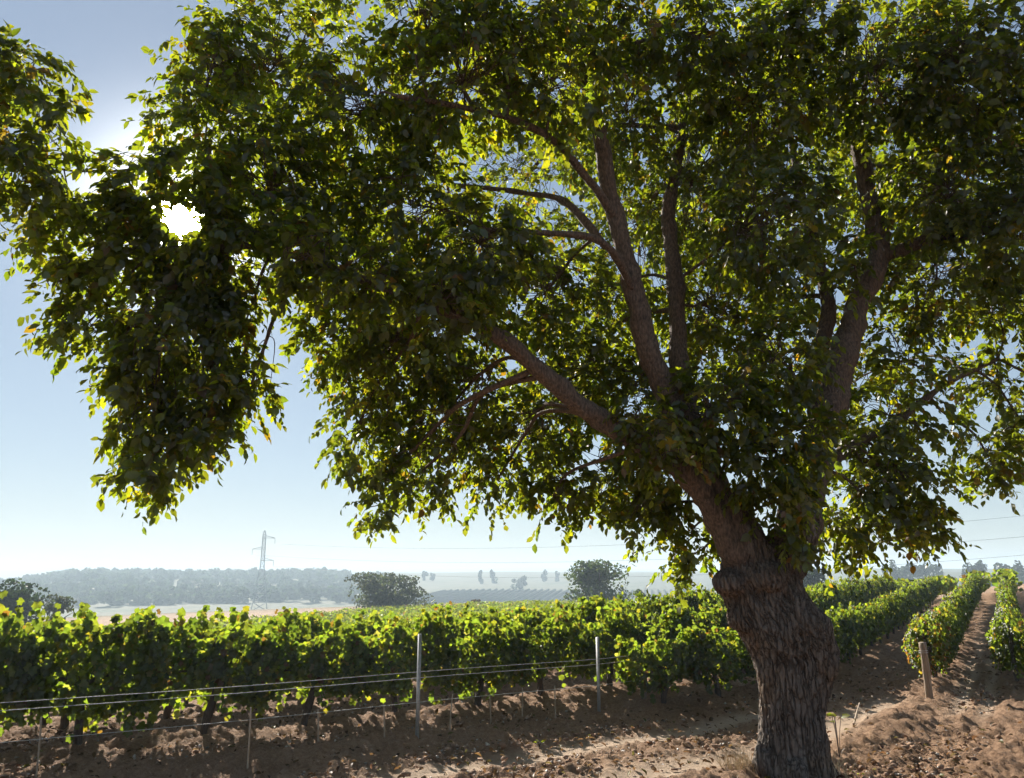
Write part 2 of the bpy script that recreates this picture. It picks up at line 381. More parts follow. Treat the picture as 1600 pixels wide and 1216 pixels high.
# ------------------------------------------------------------------ leaves
LEAF_V = np.array([(0, 0, 0), (-.40, .28, .10), (0, .30, 0), (.40, .28, .10), (-.42, .62, .07), (0, .64, -.02), (.42, .62, .07), (0, 1, -.10)])
LEAF_Q = np.array([(1, 2, 5, 4), (2, 3, 6, 5)]); LEAF_T = np.array([(0, 2, 1), (0, 3, 2), (4, 5, 7), (5, 6, 7)])
_a = np.radians([200, 235, 262, 300, 325, 358, 22, 55, 90 - 8, 120, 150, 178])
VL_ang = np.radians([-62, -20, 8, 38, 62, 90, 118, 142, 172, 200, 242])
VL_rad = np.array([.34, .50, .36, .58, .44, .66, .44, .58, .36, .50, .34])
VLEAF_V = np.vstack([[0, 0, 0], np.stack([VL_rad * np.cos(VL_ang), VL_rad * np.sin(VL_ang), 0.12 * np.cos(VL_ang * 3) - .05], -1)])
VLEAF_T = np.array([(0, i, i + 1) for i in range(1, 11)] + [(0, 11, 1)])
def frames(axis, normal):
    """orthonormal (n,3,3): columns side, axis, normal"""
    y = axis / np.linalg.norm(axis, axis=1, keepdims=True)
    x = np.cross(y, normal); x /= np.linalg.norm(x, axis=1, keepdims=True) + 1e-9
    z = np.cross(x, y); return np.stack([x, y, z], -1)
def leaf_arrays(V0, Q0, T0, pos, Fr, length, width):
    n = len(pos); m = len(V0)
    S = np.stack([width, length, (length + width) / 2], -1)
    V = pos[:, None, :] + np.einsum('nij,nmj->nmi', Fr, V0[None] * S[:, None, :])
    off = (np.arange(n) * m)[:, None, None]
    F = [(x[None] + off).reshape(-1, x.shape[1]) for x in (Q0, T0) if len(x)]
    return V.reshape(-1, 3), F
def unit(n):
    v = rng.normal(size=(n, 3)); return v / np.linalg.norm(v, axis=1, keepdims=True)
def pick_cols(n, table, jitter=0.25):
    w = np.array([t[0] for t in table], float); w /= w.sum()
    c = np.array([t[1] for t in table])[rng.choice(len(table), n, p=w)]
    return c * (1 + jitter * rng.uniform(-1, 1, (n, 1))) * (1 + 0.1 * rng.uniform(-1, 1, (n, 3)))
TREE_COLS = [(46, (.052, .062, .019)), (30, (.064, .075, .020)), (14, (.090, .098, .021)), (4, (.12, .11, .018)), (1.6, (.10, .062, .02)), (1.2, (.075, .045, .025))]
VINE_COLS = [(40, (.052, .072, .022)), (30, (.070, .094, .026)), (20, (.100, .120, .030)), (5, (.12, .11, .026)), (2, (.085, .05, .03)), (2, (.13, .125, .07))]

# ------------------------------------------------------------------ the great tree: wood
TREE = empty('broadleaf_tree', at(1240, 1222, 7.6)); TREE.location.z = gz(TREE.location.x, 7.6)
tag(TREE, 'great gnarled tree with thick leaning trunk and spreading backlit crown in foreground', 'tree')
T0 = np.array(TREE.location)
def wp(px, py, Y): return np.array(at(px, py, Y))

def build_trunk():
    prof = [(1245, 1150, 1330), (1222, 1166, 1316), (1200, 1176, 1302), (1170, 1181, 1294), (1130, 1184, 1291), (1095, 1185, 1293), (1060, 1180, 1301),
            (1030, 1171, 1306), (1005, 1158, 1306), (980, 1146, 1297), (955, 1138, 1281), (930, 1129, 1262), (905, 1124, 1250), (880, 1128, 1240), (862, 1140, 1230)]
    mb = MB(); V = []; n = 36
    for i, (py, a, b) in enumerate(prof):
        A, B = wp(a, py, 7.6), wp(b, py, 7.6); c = (A + B) / 2; r = np.linalg.norm(B - A) / 2
        for k in range(n):
            t = 2 * math.pi * k / n
            lob = 1 + 0.05 * math.sin(3 * t + i * .25) + (0.10 if i < 2 else 0.03) * math.sin(5 * t + 1)
            V.append((c[0] + r * math.cos(t) * (lob if i < 3 else 1), c[1] + r * 0.92 * math.sin(t) * lob, c[2]))
    m = len(prof)
    Q = [(i * n + (k + 1) % n, i * n + k, (i + 1) * n + k, (i + 1) * n + (k + 1) % n) for i in range(m - 1) for k in range(n)]
    V += [tuple(wp(1240, 1245, 7.6)), tuple(wp(1185, 855, 7.6))]; b = m * n
    T = [(b, k, (k + 1) % n) for k in range(n)] + [(b + 1, (m - 1) * n + (k + 1) % n, (m - 1) * n + k) for k in range(n)]
    mb.add(V, [q[::-1] for q in Q], [t[::-1] for t in T])
    def ball(px, py, Y, r, s=(1, 1, 1)):
        bm = bmesh.new(); bmesh.ops.create_icosphere(bm, subdivisions=3, radius=1.0); c = wp(px, py, Y)
        vs = np.array([v.co for v in bm.verts]) * r * np.array(s) + c; fs = [[v.index for v in f.verts] for f in bm.faces]; bm.free(); mb.add(vs, [], fs)
    for px, py, Y, r, s in [(1140, 910, 7.42, .155, (1, 1, .85)), (1160, 965, 7.45, .15, (1, 1, 1.1)), (1278, 985, 7.5, .165, (1, 1, 1.2)), (1290, 1035, 7.55, .10, (1, 1, 1.5)),
                            (1200, 900, 7.3, .16, (1.3, 1, 1)), (1190, 1190, 7.45, .10, (.8, .8, 1.8)), (1285, 1205, 7.5, .11, (.9, 1, 1.6)), (1245, 1215, 7.28, .12, (1, .8, 1.4)), (1235, 940, 7.35, .13, (1, 1, 1.5))]:
        ball(px, py, Y, r, s)
    for path in ([(1175, 905, 7.55, 44), (1158, 868, 7.5, 34), (1132, 820, 7.45, 29), (1112, 785, 7.42, 27)], [(1195, 900, 7.5, 44), (1172, 850, 7.45, 34), (1146, 800, 7.45, 31)],
                 [(1215, 905, 7.6, 44), (1238, 860, 7.62, 41), (1252, 800, 7.68, 38)]):
        P = smooth_path([[*wp(a, b, c), r * c / FPX * .86] for a, b, c, r in path], 5); mb.tube(P[:, :3], P[:, 3], 16)
    tmp = link('tmp', mb.mesh('tmp', None))
    md = tmp.modifiers.new('r', 'REMESH'); md.mode = 'VOXEL'; md.voxel_size = 0.0115
    ms = tmp.modifiers.new('s', 'SMOOTH'); ms.factor = 0.5; ms.iterations = 5
    dg = bpy.context.evaluated_depsgraph_get()
    me = bpy.data.meshes.new_from_object(tmp.evaluated_get(dg)); bpy.data.objects.remove(tmp)
    nv = len(me.vertices); co = np.empty(nv * 3); me.vertices.foreach_get('co', co); co = co.reshape(-1, 3)
    nr = np.empty(nv * 3); me.vertices.foreach_get('normal', nr); nr = nr.reshape(-1, 3)
    zz = co[:, 2]; cx = np.interp(zz, [0, .6, 1.0, 1.5, 1.8], [2.58, 2.6, 2.62, 2.35, 2.25]); ang = np.arctan2(co[:, 1] - 7.6, co[:, 0] - cx)
    big = fbm(co * 3.0, 3, 11)
    s = np.stack([np.cos(ang + .25 * zz) * 4.4 , np.sin(ang + .25 * zz) * 4.4, zz * 1.1], -1) + 0.35 * np.stack([big, -big, big], -1)
    ridge = 1 - np.abs(fbm(s * 3.0, 3, 21, 0.6)) * 1.6
    fine = fbm(co * np.array([26, 26, 9]), 3, 41)
    co = co + nr * (0.026 * big + 0.028 * ridge + 0.007 * fine - 0.034)[:, None]
    co -= T0
    me.vertices.foreach_set('co', co.ravel().astype(np.float32)); me.update()
    me.polygons.foreach_set('use_smooth', np.ones(len(me.polygons), bool))
    me.materials.clear(); me.materials.append(M_bark); me.name = 'trunk'
    return link('trunk', me, TREE)
trunk = build_trunk()

LIMBS = [
 [(1160, 880, 7.5, 33), (1120, 800, 7.4, 28), (1062, 728, 7.3, 25), (1000, 692, 7.2, 23), (940, 657, 7.1, 22), (860, 592, 6.9, 20), (775, 524, 6.7, 16), (660, 470, 6.5, 12), (520, 420, 6.3, 9), (380, 385, 6.2, 7), (250, 390, 6.1, 5)],
 [(1176, 870, 7.48, 34), (1136, 795, 7.45, 30), (1085, 705, 7.45, 27), (1042, 615, 7.45, 25), (1013, 540, 7.4, 24), (985, 430, 7.35, 22), (955, 310, 7.3, 19), (936, 200, 7.2, 17), (910, 90, 7.1, 15), (885, -20, 7.0, 12), (860, -160, 7, 8)],
 [(1165, 850, 7.8, 28), (1095, 705, 8.0, 23), (1066, 600, 8.2, 20), (1056, 450, 8.4, 17), (1046, 330, 8.5, 14), (1068, 200, 8.6, 11), (1085, 50, 8.6, 8), (1090, -100, 8.6, 6)],
 [(1228, 880, 7.6, 42), (1252, 795, 7.68, 37), (1278, 690, 7.8, 33), (1308, 585, 7.9, 29), (1336, 495, 8.0, 25), (1372, 405, 8.05, 22), (1358, 300, 8.1, 18), (1336, 190, 8.1, 14), (1322, 60, 8.1, 11), (1310, -90, 8.1, 7)],
 [(1285, 650, 7.85, 19), (1284, 560, 8.2, 17), (1292, 470, 8.5, 14), (1262, 350, 8.8, 11), (1235, 220, 9, 8), (1215, 80, 9.1, 6)],
 [(1368, 410, 8.05, 15), (1440, 380, 7.95, 13), (1530, 362, 7.8, 11), (1620, 350, 7.7, 9), (1720, 330, 7.6, 6)],
 [(962, 340, 7.3, 12), (905, 262, 6.9, 10), (840, 205, 6.5, 8), (740, 170, 6.1, 6), (620, 150, 5.8, 5)],
 [(948, 385, 7.35, 9), (885, 318, 7.6, 8), (820, 300, 7.9, 6), (700, 290, 8.2, 5)],
 [(1000, 470, 7.4, 9), (940, 380, 6.9, 8), (860, 365, 6.6, 6), (760, 360, 6.3, 5)],
 [(520, 420, 6.3, 6), (420, 330, 6.6, 5), (330, 250, 6.7, 3.5), (205, 262, 6.4, 2.8), (90, 262, 5.8, 2.5), (-60, 200, 5.2, 2)],
 [(1262, 760, 7.7, 14), (1330, 700, 8.0, 11), (1400, 660, 8.2, 8), (1480, 600, 8.4, 6), (1560, 560, 8.5, 4)],
]
LIMB_PTS = []
for L in LIMBS:
    P = smooth_path([[*wp(a, b, c), r * c / FPX * 0.78] for a, b, c, r in L], 12)
    P[:, :3] += 0.02 * np.stack([vnoise(P[:, :3] * 3, s) for s in (1, 2, 3)], -1)
    mb = MB(); nseg = 18 if P[0, 3] > .08 else 10
    mb.tube(P[:, :3], P[:, 3], nseg)
    V = np.concatenate(mb.v); V0 = V.copy()
    ctr = np.vstack([np.repeat(P[:, :3], nseg, 0), P[:1, :3], P[-1:, :3]]); rr = np.concatenate([np.repeat(P[:, 3], nseg), [0, 0]])
    V = V + (V - ctr) * (0.22 * fbm(V * 5, 2, 63) + 0.14 * fbm(V * 16, 2, 61))[:, None]
    mb.v = [V - T0]
    link('limb', mb.mesh('limb', M_limb, smooth=True), TREE)
    LIMB_PTS.append(P)
ALLP = np.vstack(LIMB_PTS)

# ------------------------------------------------------------------ the great tree: branches, twigs, leaves
LOBES = [  # px, py, depth, half width px, half height px, density
 (45, 110, 5.2, 65, 65, 1), (80, 185, 5.3, 50, 55, 1), (20, 260, 5.2, 70, 90, 1), (-60, 160, 5.1, 90, 120, 1),
 (340, 90, 6.6, 90, 85, 1), (290, 165, 6.2, 55, 65, 1), (200, 285, 6.0, 70, 50, 1), (110, 350, 6.0, 75, 70, 1.1), (90, 440, 6.0, 55, 55, 1), (130, 515, 6.0, 60, 48, 1.1),
 (230, 400, 6.2, 120, 110, 1.3), (340, 400, 6.2, 120, 120, 1.2), (290, 520, 6.1, 115, 90, 1.3), (240, 610, 6.0, 80, 65, 1.3), (235, 690, 6.0, 60, 60, 1.3), (238, 745, 6.0, 28, 42, 1.2),
 (330, 625, 6.0, 70, 60, 1.2), (320, 690, 6.0, 55, 45, 1.1), (390, 610, 6.1, 42, 55, 1.1), (385, 500, 6.2, 50, 60, 1),
 (430, 290, 6.5, 110, 120, 1), (440, 90, 7.2, 140, 110, 1), (380, 220, 6.4, 100, 90, 1),
 (540, 380, 7.2, 95, 130, 1), (520, 530, 7.4, 75, 80, 1), (600, 560, 7.6, 110, 90, 1), (560, 670, 7.8, 70, 70, 1), (590, 760, 7.9, 38, 62, 1.1), (655, 740, 8.0, 60, 60, 1), (700, 640, 8.2, 110, 95, 1),
 (690, 500, 8.0, 120, 110, 1), (810, 690, 8.5, 110, 80, 1), (780, 745, 8.5, 60, 45, .9), (865, 775, 8.4, 38, 48, 1), (950, 745, 8.4, 90, 65, 1), (1000, 800, 8.2, 60, 45, 1),
 (560, 180, 6.8, 140, 140, 1), (640, 320, 6.6, 110, 110, 1), (750, 380, 6.4, 100, 110, 1), (720, 120, 6.2, 150, 130, 1), (860, 120, 6.6, 120, 130, .9), (850, 460, 8.2, 120, 110, .8),
 (960, 170, 8.3, 120, 160, .8), (880, 600, 8.6, 90, 90, .8), (980, 620, 8.6, 110, 90, 1), (930, 480, 9.2, 110, 110, .8), (1080, 300, 9.2, 120, 180, .9), (1120, 500, 9.0, 110, 120, .9),
 (1130, 640, 7.2, 95, 85, 1.2), (1195, 715, 7.1, 75, 60, 1.2), (1225, 785, 7.15, 52, 45, 1.2), (1240, 838, 7.2, 36, 24, 1.0), (1040, 740, 8.0, 85, 70, .9), (1080, 830, 8.1, 55, 45, .8), (1072, 872, 8.2, 34, 28, .7),
 (1190, 150, 7.6, 140, 150, 1.1), (1200, 350, 7.4, 110, 130, 1.1), (1210, 560, 7.3, 75, 100, 1.1), (1280, 430, 9, 90, 120, .8),
 (1370, 110, 7.4, 140, 130, 1.2), (1520, 110, 7.0, 140, 150, 1.3), (1480, 290, 7.6, 120, 110, 1.3), (1590, 330, 7.4, 90, 140, 1.2), (1400, 300, 9, 100, 120, .9), (1460, 450, 8.3, 110, 80, 1), (1570, 480, 8.4, 80, 80, .9),
 (1410, 560, 8.6, 80, 70, .8), (1390, 650, 8.3, 90, 65, .9), (1560, 610, 8.7, 70, 70, .8), (1350, 740, 8.1, 75, 70, 1.1), (1420, 760, 8.0, 75, 60, 1.1), (1450, 820, 8.0, 42, 36, 1), (1375, 830, 8.0, 75, 42, 1), (1300, 830, 8.0, 50, 45, .9), (1545, 715, 8.4, 55, 48, 1), (1610, 680, 8.4, 50, 60, .9),
 (1030, 685, 6.9, 62, 45, 1.1), (1000, 650, 6.9, 45, 35, .9), (690, 475, 6.2, 75, 55, 1.2), (590, 430, 6.0, 70, 60, 1.1), (480, 390, 5.9, 70, 60, 1.1), (960, 40, 6.6, 110, 80, 1.1), (1100, 60, 7.0, 110, 100, 1.2), (820, 30, 6, 100, 70, 1), (1250, 30, 7, 100, 80, 1.1), (650, 20, 6, 110, 70, 1), (258, 268, 5.9, 48, 42, 1.3), (225, 325, 5.9, 45, 45, 1.3), (330, 300, 5.9, 50, 60, 1.3), (1262, 690, 7.2, 52, 55, 1.1), (1330, 410, 7.6, 36, 50, .8),
 # crown behind
 (640, 430, 10.2, 160, 170, .45), (820, 280, 10.5, 170, 180, .45), (1000, 400, 11, 170, 200, .45), (1200, 250, 11, 180, 220, .45), (1420, 200, 10.8, 180, 200, .5), (1500, 420, 10.5, 130, 120, .45), (860, 560, 10.5, 140, 110, .45), (1150, 560, 10.6, 130, 140, .45), (1330, 600, 10.4, 90, 110, .4),
 # above and beside the frame
 (520, -110, 7, 190, 120, .8), (760, -140, 6.6, 190, 130, .8), (1010, -140, 7.5, 200, 130, .8), (1260, -130, 7.6, 200, 130, .8), (1500, -110, 7.2, 180, 130, .8), (1700, 120, 7.4, 120, 220, .7), (1700, 450, 8.0, 100, 180, .7), (1690, 680, 8.3, 70, 100, .7), (960, -330, 9, 340, 120, .5), (1350, -330, 9, 300, 120, .5),
]
tw_pts = []            # (start, end, radius) of twigs for the leaves
br = MB(); spray_p = []; spray_d = []; spray_big = []
LEAF_PER_PX = 1.0
for li, (px, py, Y, hw, hh, den) in enumerate(LOBES):
    c = wp(px, py, Y); s = Y / FPX
    rad = np.array([hw * s, max(hw, hh) * s * 1.0, hh * s])
    dd = np.linalg.norm(ALLP[:, :3] - c, axis=1) + 0.25 * np.maximum(ALLP[:, 2] - c[2], 0)
    a = ALLP[np.argmin(dd)]
    L = np.linalg.norm(c - a[:3])
    r0 = min(a[3] * 0.7, 0.011 + 0.010 * L)
    if L > 0.15:
        m1 = a[:3] + (c - a[:3]) * 0.35 + np.array([0, 0, 0.10 * L]) + unit(1)[0] * 0.08 * L
        m2 = a[:3] + (c - a[:3]) * 0.70 + np.array([0, 0, 0.10 * L]) + unit(1)[0] * 0.08 * L
        P = smooth_path([a[:3], m1, m2, c], 5)
        rl = P - np.array([0, 0, CAMZ]); sv = np.array(SUN)
        if np.linalg.norm(rl - (rl @ sv)[:, None] * sv, axis=1).min() > .25: br.tube(P - T0, np.linspace(r0, max(0.006, r0 * .45), len(P)), 6)
    else: P = np.array([a[:3], c])
    spine = P
    ntw = max(8, int(den * hw * hh * (Y / 7.0) ** 1.0 / 132))
    for t in range(ntw):
        u = unit(1)[0]; rr = rng.uniform(0.25, 1.0) ** 0.5
        e = c + u * rad * rr
        st = spine[int(len(spine) * rng.uniform(.45, .999))] + unit(1)[0] * 0.01 if t % 2 else c + u * rad * rr * rng.uniform(0.25, 0.6) + unit(1)[0] * 0.12
        mid = (st + e) / 2 + np.array([0, 0, 0.12 * np.linalg.norm(e - st)]) + unit(1)[0] * (.04 + .16 * np.linalg.norm(e - st))
        P = smooth_path([st, mid, e], 4)
        rl = P - np.array([0, 0, CAMZ]); sv = np.array(SUN)
        if np.linalg.norm(rl - (rl @ sv)[:, None] * sv, axis=1).min() > .26: br.tube(P - T0, np.linspace(0.0055, 0.0022, len(P)), 4, cap=False)
        d = (e - mid); d = d / (np.linalg.norm(d) + 1e-6)
        for k in range(3):
            f = (1.0, 0.86, 0.66)[k]
            spray_p.append(st + (e - st) * f + unit(1)[0] * 0.05 + np.array([0, 0, 0.1 * np.linalg.norm(e - st) * (1 - abs(2 * f - 1))])); spray_d.append(d + unit(1)[0] * 0.7)
spray_p = np.array(spray_p); spray_d = np.array(spray_d)
o = link('branches', br.mesh('branches', M_limb, smooth=True), TREE); tag(o, kind='stuff')
ns = len(spray_p)
NL = 9
# leaflets hang off a short drooping stalk
i_s = np.repeat(np.arange(ns), NL); f = np.tile(np.linspace(0.15, 1, NL), ns)
sd = spray_d / np.linalg.norm(spray_d, axis=1, keepdims=True); sd[:, 2] -= 0.12
sl = rng.uniform(0.14, 0.26, ns)
pos = spray_p[i_s] + sd[i_s] * (sl[i_s] * f)[:, None] + np.array([0, 0, -1.0]) * (sl[i_s] * f ** 2 * 0.30)[:, None]
side = np.cross(sd, np.array([0, 0, 1.0])); side /= np.linalg.norm(side, axis=1, keepdims=True) + 1e-6
sgn = np.tile(np.where(np.arange(NL) % 2, 1.0, -1.0), ns); sgn[NL - 1::NL] = 0
ax = sd[i_s] * 0.45 + side[i_s] * sgn[:, None] * 0.75 + np.array([0, 0, -0.50]) + unit(ns * NL) * 0.5
nm = np.array([0, 0, 1.0]) * 0.6 + sd[i_s] * 0.5 + unit(ns * NL) * 0.65
Ln = rng.uniform(0.048, 0.108, ns * NL) * (0.75 + 0.5 * rng.random(ns))[i_s]; Wd = Ln * rng.uniform(0.52, 0.80, ns * NL)
keep = rng.random(ns * NL) < 0.93
S = np.array(SUN); rel = pos - np.array([0, 0, CAMZ]); tt = rel @ S; dist = np.linalg.norm(rel - tt[:, None] * S, axis=1)
keep &= (rng.random(ns * NL) > 1.0 * np.exp(-(dist / 0.17) ** 2)) & ((dist > .017 * np.abs(tt) + .01) | (tt < 0))          # the gap the sun stands in
keep &= ~((pos[:, 1] < 2.6))
pos, ax, nm, Ln, Wd = pos[keep], ax[keep], nm[keep], Ln[keep], Wd[keep]
spray_c = pick_cols(ns, TREE_COLS, 0.15)[i_s][keep]; own = pick_cols(len(pos), TREE_COLS, 0.2)
lcol = np.where(rng.random(len(pos))[:, None] < 0.65, spray_c, own)
Fr = frames(ax, nm)
# the 300 leaves that show largest are parts of their own
qx, qy, qd = to_px(pos); size = Ln / qd
infr = (qx > 5) & (qx < 1595) & (qy > 5) & (qy < 1000)
cell = (qx // 14).astype(int) * 1000 + (qy // 14).astype(int)
order = np.argsort(qd); seen = set(); front = np.zeros(len(pos), bool)
for j in order:
    if infr[j] and cell[j] not in seen: seen.add(cell[j]); front[j] = True
cand = np.where(front)[0]; big = cand[np.argsort(-size[cand])[:300]]
mask = np.ones(len(pos), bool); mask[big] = False
V, F = leaf_arrays(LEAF_V, LEAF_Q, LEAF_T, pos[mask] - T0, Fr[mask], Ln[mask], Wd[mask])
crown = link('crown', mesh_np('crown', V, F, M_leaf, np.repeat(lcol[mask], 8, 0)), TREE); tag(crown, kind='stuff')
protos = []
for k in range(14):
    j = big[k * 20]; protos.append(mesh_np('leaf', LEAF_V, [LEAF_Q, LEAF_T], M_leaf, np.repeat(lcol[j][None], 8, 0)))
for a, j in enumerate(big):
    o = link('leaf', protos[a % 14], crown)
    M = Matrix.Identity(4)
    for r_ in range(3):
        M[r_][0], M[r_][1], M[r_][2] = Fr[j][r_, 0] * Wd[j], Fr[j][r_, 1] * Ln[j], Fr[j][r_, 2] * (Ln[j] + Wd[j]) / 2
        M[r_][3] = pos[j][r_] - T0[r_]
    o.matrix_basis = M
print('TREE LEAVES', len(pos), 'sprays', ns)

# ------------------------------------------------------------------ vines
def vine_foliage(name, n, hang, top, seed):
    g = np.random.default_rng(seed)
    x = g.uniform(-0.72, 0.72, n); ph = g.uniform(0, 6.28, 3)
    tp = top - .03 + 0.08 * np.sin(x * 4 + ph[0]) + 0.07 * np.sin(x * 9 + ph[1]); bt = 0.42 + 0.09 * np.sin(x * 5 + ph[2])
    v = g.random(n) ** 0.85
    z = bt + (tp - bt) * v
    wy = 0.27 * (0.75 + 0.5 * np.sin(math.pi * np.clip(v * 0.9 + 0.08, 0, 1))) + 0.05 * np.sin(x * 7 + ph[1])
    y = g.choice([-1, 1], n) * wy * g.uniform(0.05, 1.0, n) ** 0.6
    # shoots: upright over the top and hanging below
    P = [np.stack([x, y, z], -1)]
    for k in range(6):
        b = np.array([g.uniform(-.6, .6), g.uniform(-.15, .15), top + 0.02]); d = np.array([g.uniform(-.35, .35), g.uniform(-.3, .3), 1]); m = 7
        t = np.linspace(0, g.uniform(.05, .17), m)[:, None]; P.append(b + d * t + g.normal(0, .03, (m, 3)))
    for k in range(hang):
        b = np.array([g.uniform(-.65, .65), g.uniform(-.25, .22), .52]); m = 14
        t = np.linspace(0, g.uniform(.12, .34), m)[:, None]; P.append(b + np.array([g.uniform(-.3, .3), g.uniform(-.2, .2), -1]) * t + g.normal(0, .045, (m, 3)))
    P = np.vstack(P); m = len(P)
    out = np.stack([g.normal(0, .5, m), np.sign(P[:, 1]) * 0.9 + g.normal(0, .35, m), 0.45 + g.normal(0, .45, m)], -1)
    axis = np.stack([g.normal(0, .55, m), np.sign(P[:, 1]) * 0.3 + g.normal(0, .3, m), -1 + g.normal(0, .4, m)], -1)
    L = g.uniform(0.058, 0.108, m)
    return P, frames(axis, out), L
NVAR = 9
vine_fol = []; vine_trk = []; vine_leafsets = []
for k in range(NVAR):
    P, Fk, L = vine_foliage('foliage', 1250 + 50 * (k % 4), 8 + k % 4, 1.08 + 0.03 * (k % 5), 100 + k)
    col = pick_cols(len(P), VINE_COLS, 0.2)
    if k == 8: col = pick_cols(len(P), VINE_COLS + [(16, (.12, .055, .04)), (10, (.15, .11, .04))], 0.2)
    sel = np.where((P[:, 1] < -0.12) & (P[:, 2] > .45))[0]; sel = sel[np.argsort(-L[sel])[:36]]
    ms = np.ones(len(P), bool); ms[sel] = False
    vine_leafsets.append([(P[j], Fk[j], L[j], col[j]) for j in sel])
    V, F = leaf_arrays(VLEAF_V, np.zeros((0, 4), int), VLEAF_T, P, Fk, L, L)
    full = mesh_np('foliage', V, F, M_vine, np.repeat(col, len(VLEAF_V), 0))
    V, F = leaf_arrays(VLEAF_V, np.zeros((0, 4), int), VLEAF_T, P[ms], Fk[ms], L[ms], L[ms])
    part = mesh_np('foliage', V, F, M_vine, np.repeat(col[ms], len(VLEAF_V), 0))
    vine_fol.append((full, part))
    mb = MB(); g = np.random.default_rng(k + 5); lean = g.uniform(-.16, .16)
    pts = smooth_path([(0, 0, -0.12), (lean * .3 + g.normal(0, .015), g.normal(0, .015), .15), (lean * .6 + g.normal(0, .025), g.normal(0, .02), .36), (lean, 0, .58), (lean * 1.1, 0, .70)], 5)
    rr = np.linspace(.048, .034, len(pts)) * (1 + .22 * vnoise(pts * 14, k)); mb.tube(pts, rr, 9)
    for sgn_ in (-1, 1):
        q_ = smooth_path([(lean, 0, .60), (lean + sgn_ * .2, g.normal(0, .03), .68), (lean + sgn_ * .55, g.normal(0, .03), .66)], 4); mb.tube(q_, np.linspace(.026, .014, len(q_)), 6)
    for c_ in range(7):
        b_ = np.array([g.uniform(-.5, .5), g.normal(0, .03), .66]); e_ = b_ + np.array([g.uniform(-.15, .15), g.uniform(-.2, .2), g.uniform(.2, .42)])
        mb.tube(smooth_path([b_, (b_ + e_) / 2 + g.normal(0, .03, 3), e_], 3), [.007] * 6 + [.003], 5)
    V = np.concatenate(mb.v); V = V * 1.0
    vine_trk.append(mb.mesh('vine_trunk', M_vwood, smooth=True))
vleaf_proto = {}
def vleaf(col):
    key = tuple(np.round(col * 12).astype(int))
    if key not in vleaf_proto:
        vleaf_proto[key] = mesh_np('leaf', VLEAF_V, [VLEAF_T], M_vine, np.repeat(col[None], len(VLEAF_V), 0))
    return vleaf_proto[key]

ORD = ['first', 'second', 'third', 'fourth', 'fifth', 'sixth', 'seventh', 'eighth', 'ninth', 'tenth', 'eleventh', 'twelfth', 'thirteenth', 'fourteenth', 'fifteenth', 'sixteenth',
       'seventeenth', 'eighteenth', 'nineteenth', 'twentieth', 'twenty-first', 'twenty-second', 'twenty-third', 'twenty-fourth', 'twenty-fifth', 'twenty-sixth', 'twenty-seventh', 'twenty-eighth', 'twenty-ninth', 'thirtieth']
SPOTS = []
for ri, k in enumerate(ROWS):
    q = -14.0 + (ri * 0.37) % 1.0
    while q < 46 + .5 * max(k - 8, 0):
        q += 1.12
        x, y = row_xy(k, q + rng.uniform(-.06, .06))
        d = math.hypot(x, y)
        if y < 4 or d > 88 or abs(math.degrees(math.atan2(x, y))) > 40: continue
        if ri == 2 and q < 8.6: continue            # young row: wires and stakes only
        if ri == 1 and q < 12.35: continue
        if ri == 0 and q < 13.5: continue
        h2 = row_xy(k, q + .3) - row_xy(k, q - .3)
        SPOTS.append((d, ri, x, y, math.atan2(h2[1], h2[0]), q))
SPOTS.sort()
def in_view(x, y, z=1.0):
    a, b, c = to_px(np.array([x, y, z])); return -60 < a < 1660
view = [s for s in SPOTS if in_view(s[2], s[3])]
rest = [s for s in SPOTS if not in_view(s[2], s[3])]
near_v, far_v = view[:300], view[300:] + [s for s in rest if s[0] > 20]
cnt = {}
near_v.sort(key=lambda s: (s[1], s[5]))
nn = [s for s in sorted(near_v)[:14]]
nameR = {0: 'far right row beyond the wheel track', 1: 'row behind the leaning wooden post', 2: 'row beside the great trunk', 3: 'long front row behind the wires'}
for s in near_v:
    d, ri, x, y, ang, q = s
    cnt[ri] = cnt.get(ri, 0) + 1; i = cnt[ri]
    v = int(rng.integers(0, NVAR - 1))
    if ri == 1 and i == 1: v = 8
    o = empty('grape_vine', (x, y, gz(x, y)), ang + (math.pi if rng.random() < .5 else 0))
    sc_ = rng.uniform(0.93, 1.05) * (np.interp(q, [1, 8], [1.17, .95]) if ri >= 3 and ri < 8 else (.86 if q < 10 else .77) if ri <= 2 else .87); o.scale = (1.0, rng.uniform(.85, 1.15) * (.8 if ri < 3 else 1) * (.78 if q > 16 else 1), sc_)
    flip = False
    if ri in nameR and i <= 30: lab = f'{ORD[i-1]} leafy vine from the left in the {nameR[ri]}'
    elif ri in nameR: lab = f'distant leafy vine far along the {nameR[ri]}'
    elif ri == 4 and i <= 30: lab = f'{ORD[i-1]} leafy vine from the left in the second row behind the wires'
    else: lab = f'leafy vine in the {ORD[ri-3]} row behind the wires'
    if ri == 1 and i == 1: lab = 'reddish yellow vine growing over the leaning wooden post'
    tag(o, lab, 'vine', 'vines in ' + (nameR[ri] if ri in nameR else f'the {ORD[ri-3]} row behind the wires'))
    link('vine_trunk', vine_trk[v], o)
    nearest = s in nn
    fo = link('foliage', vine_fol[v][1 if nearest else 0], o); tag(fo, kind='stuff')
    if nearest:
        for (P_, F_, L_, c_) in vine_leafsets[v]:
            lf = link('leaf', vleaf(c_), fo); M = Matrix.Identity(4)
            for r_ in range(3):
                for c2 in range(3): M[r_][c2] = F_[r_, c2] * L_
                M[r_][3] = P_[r_]
            lf.matrix_basis = M
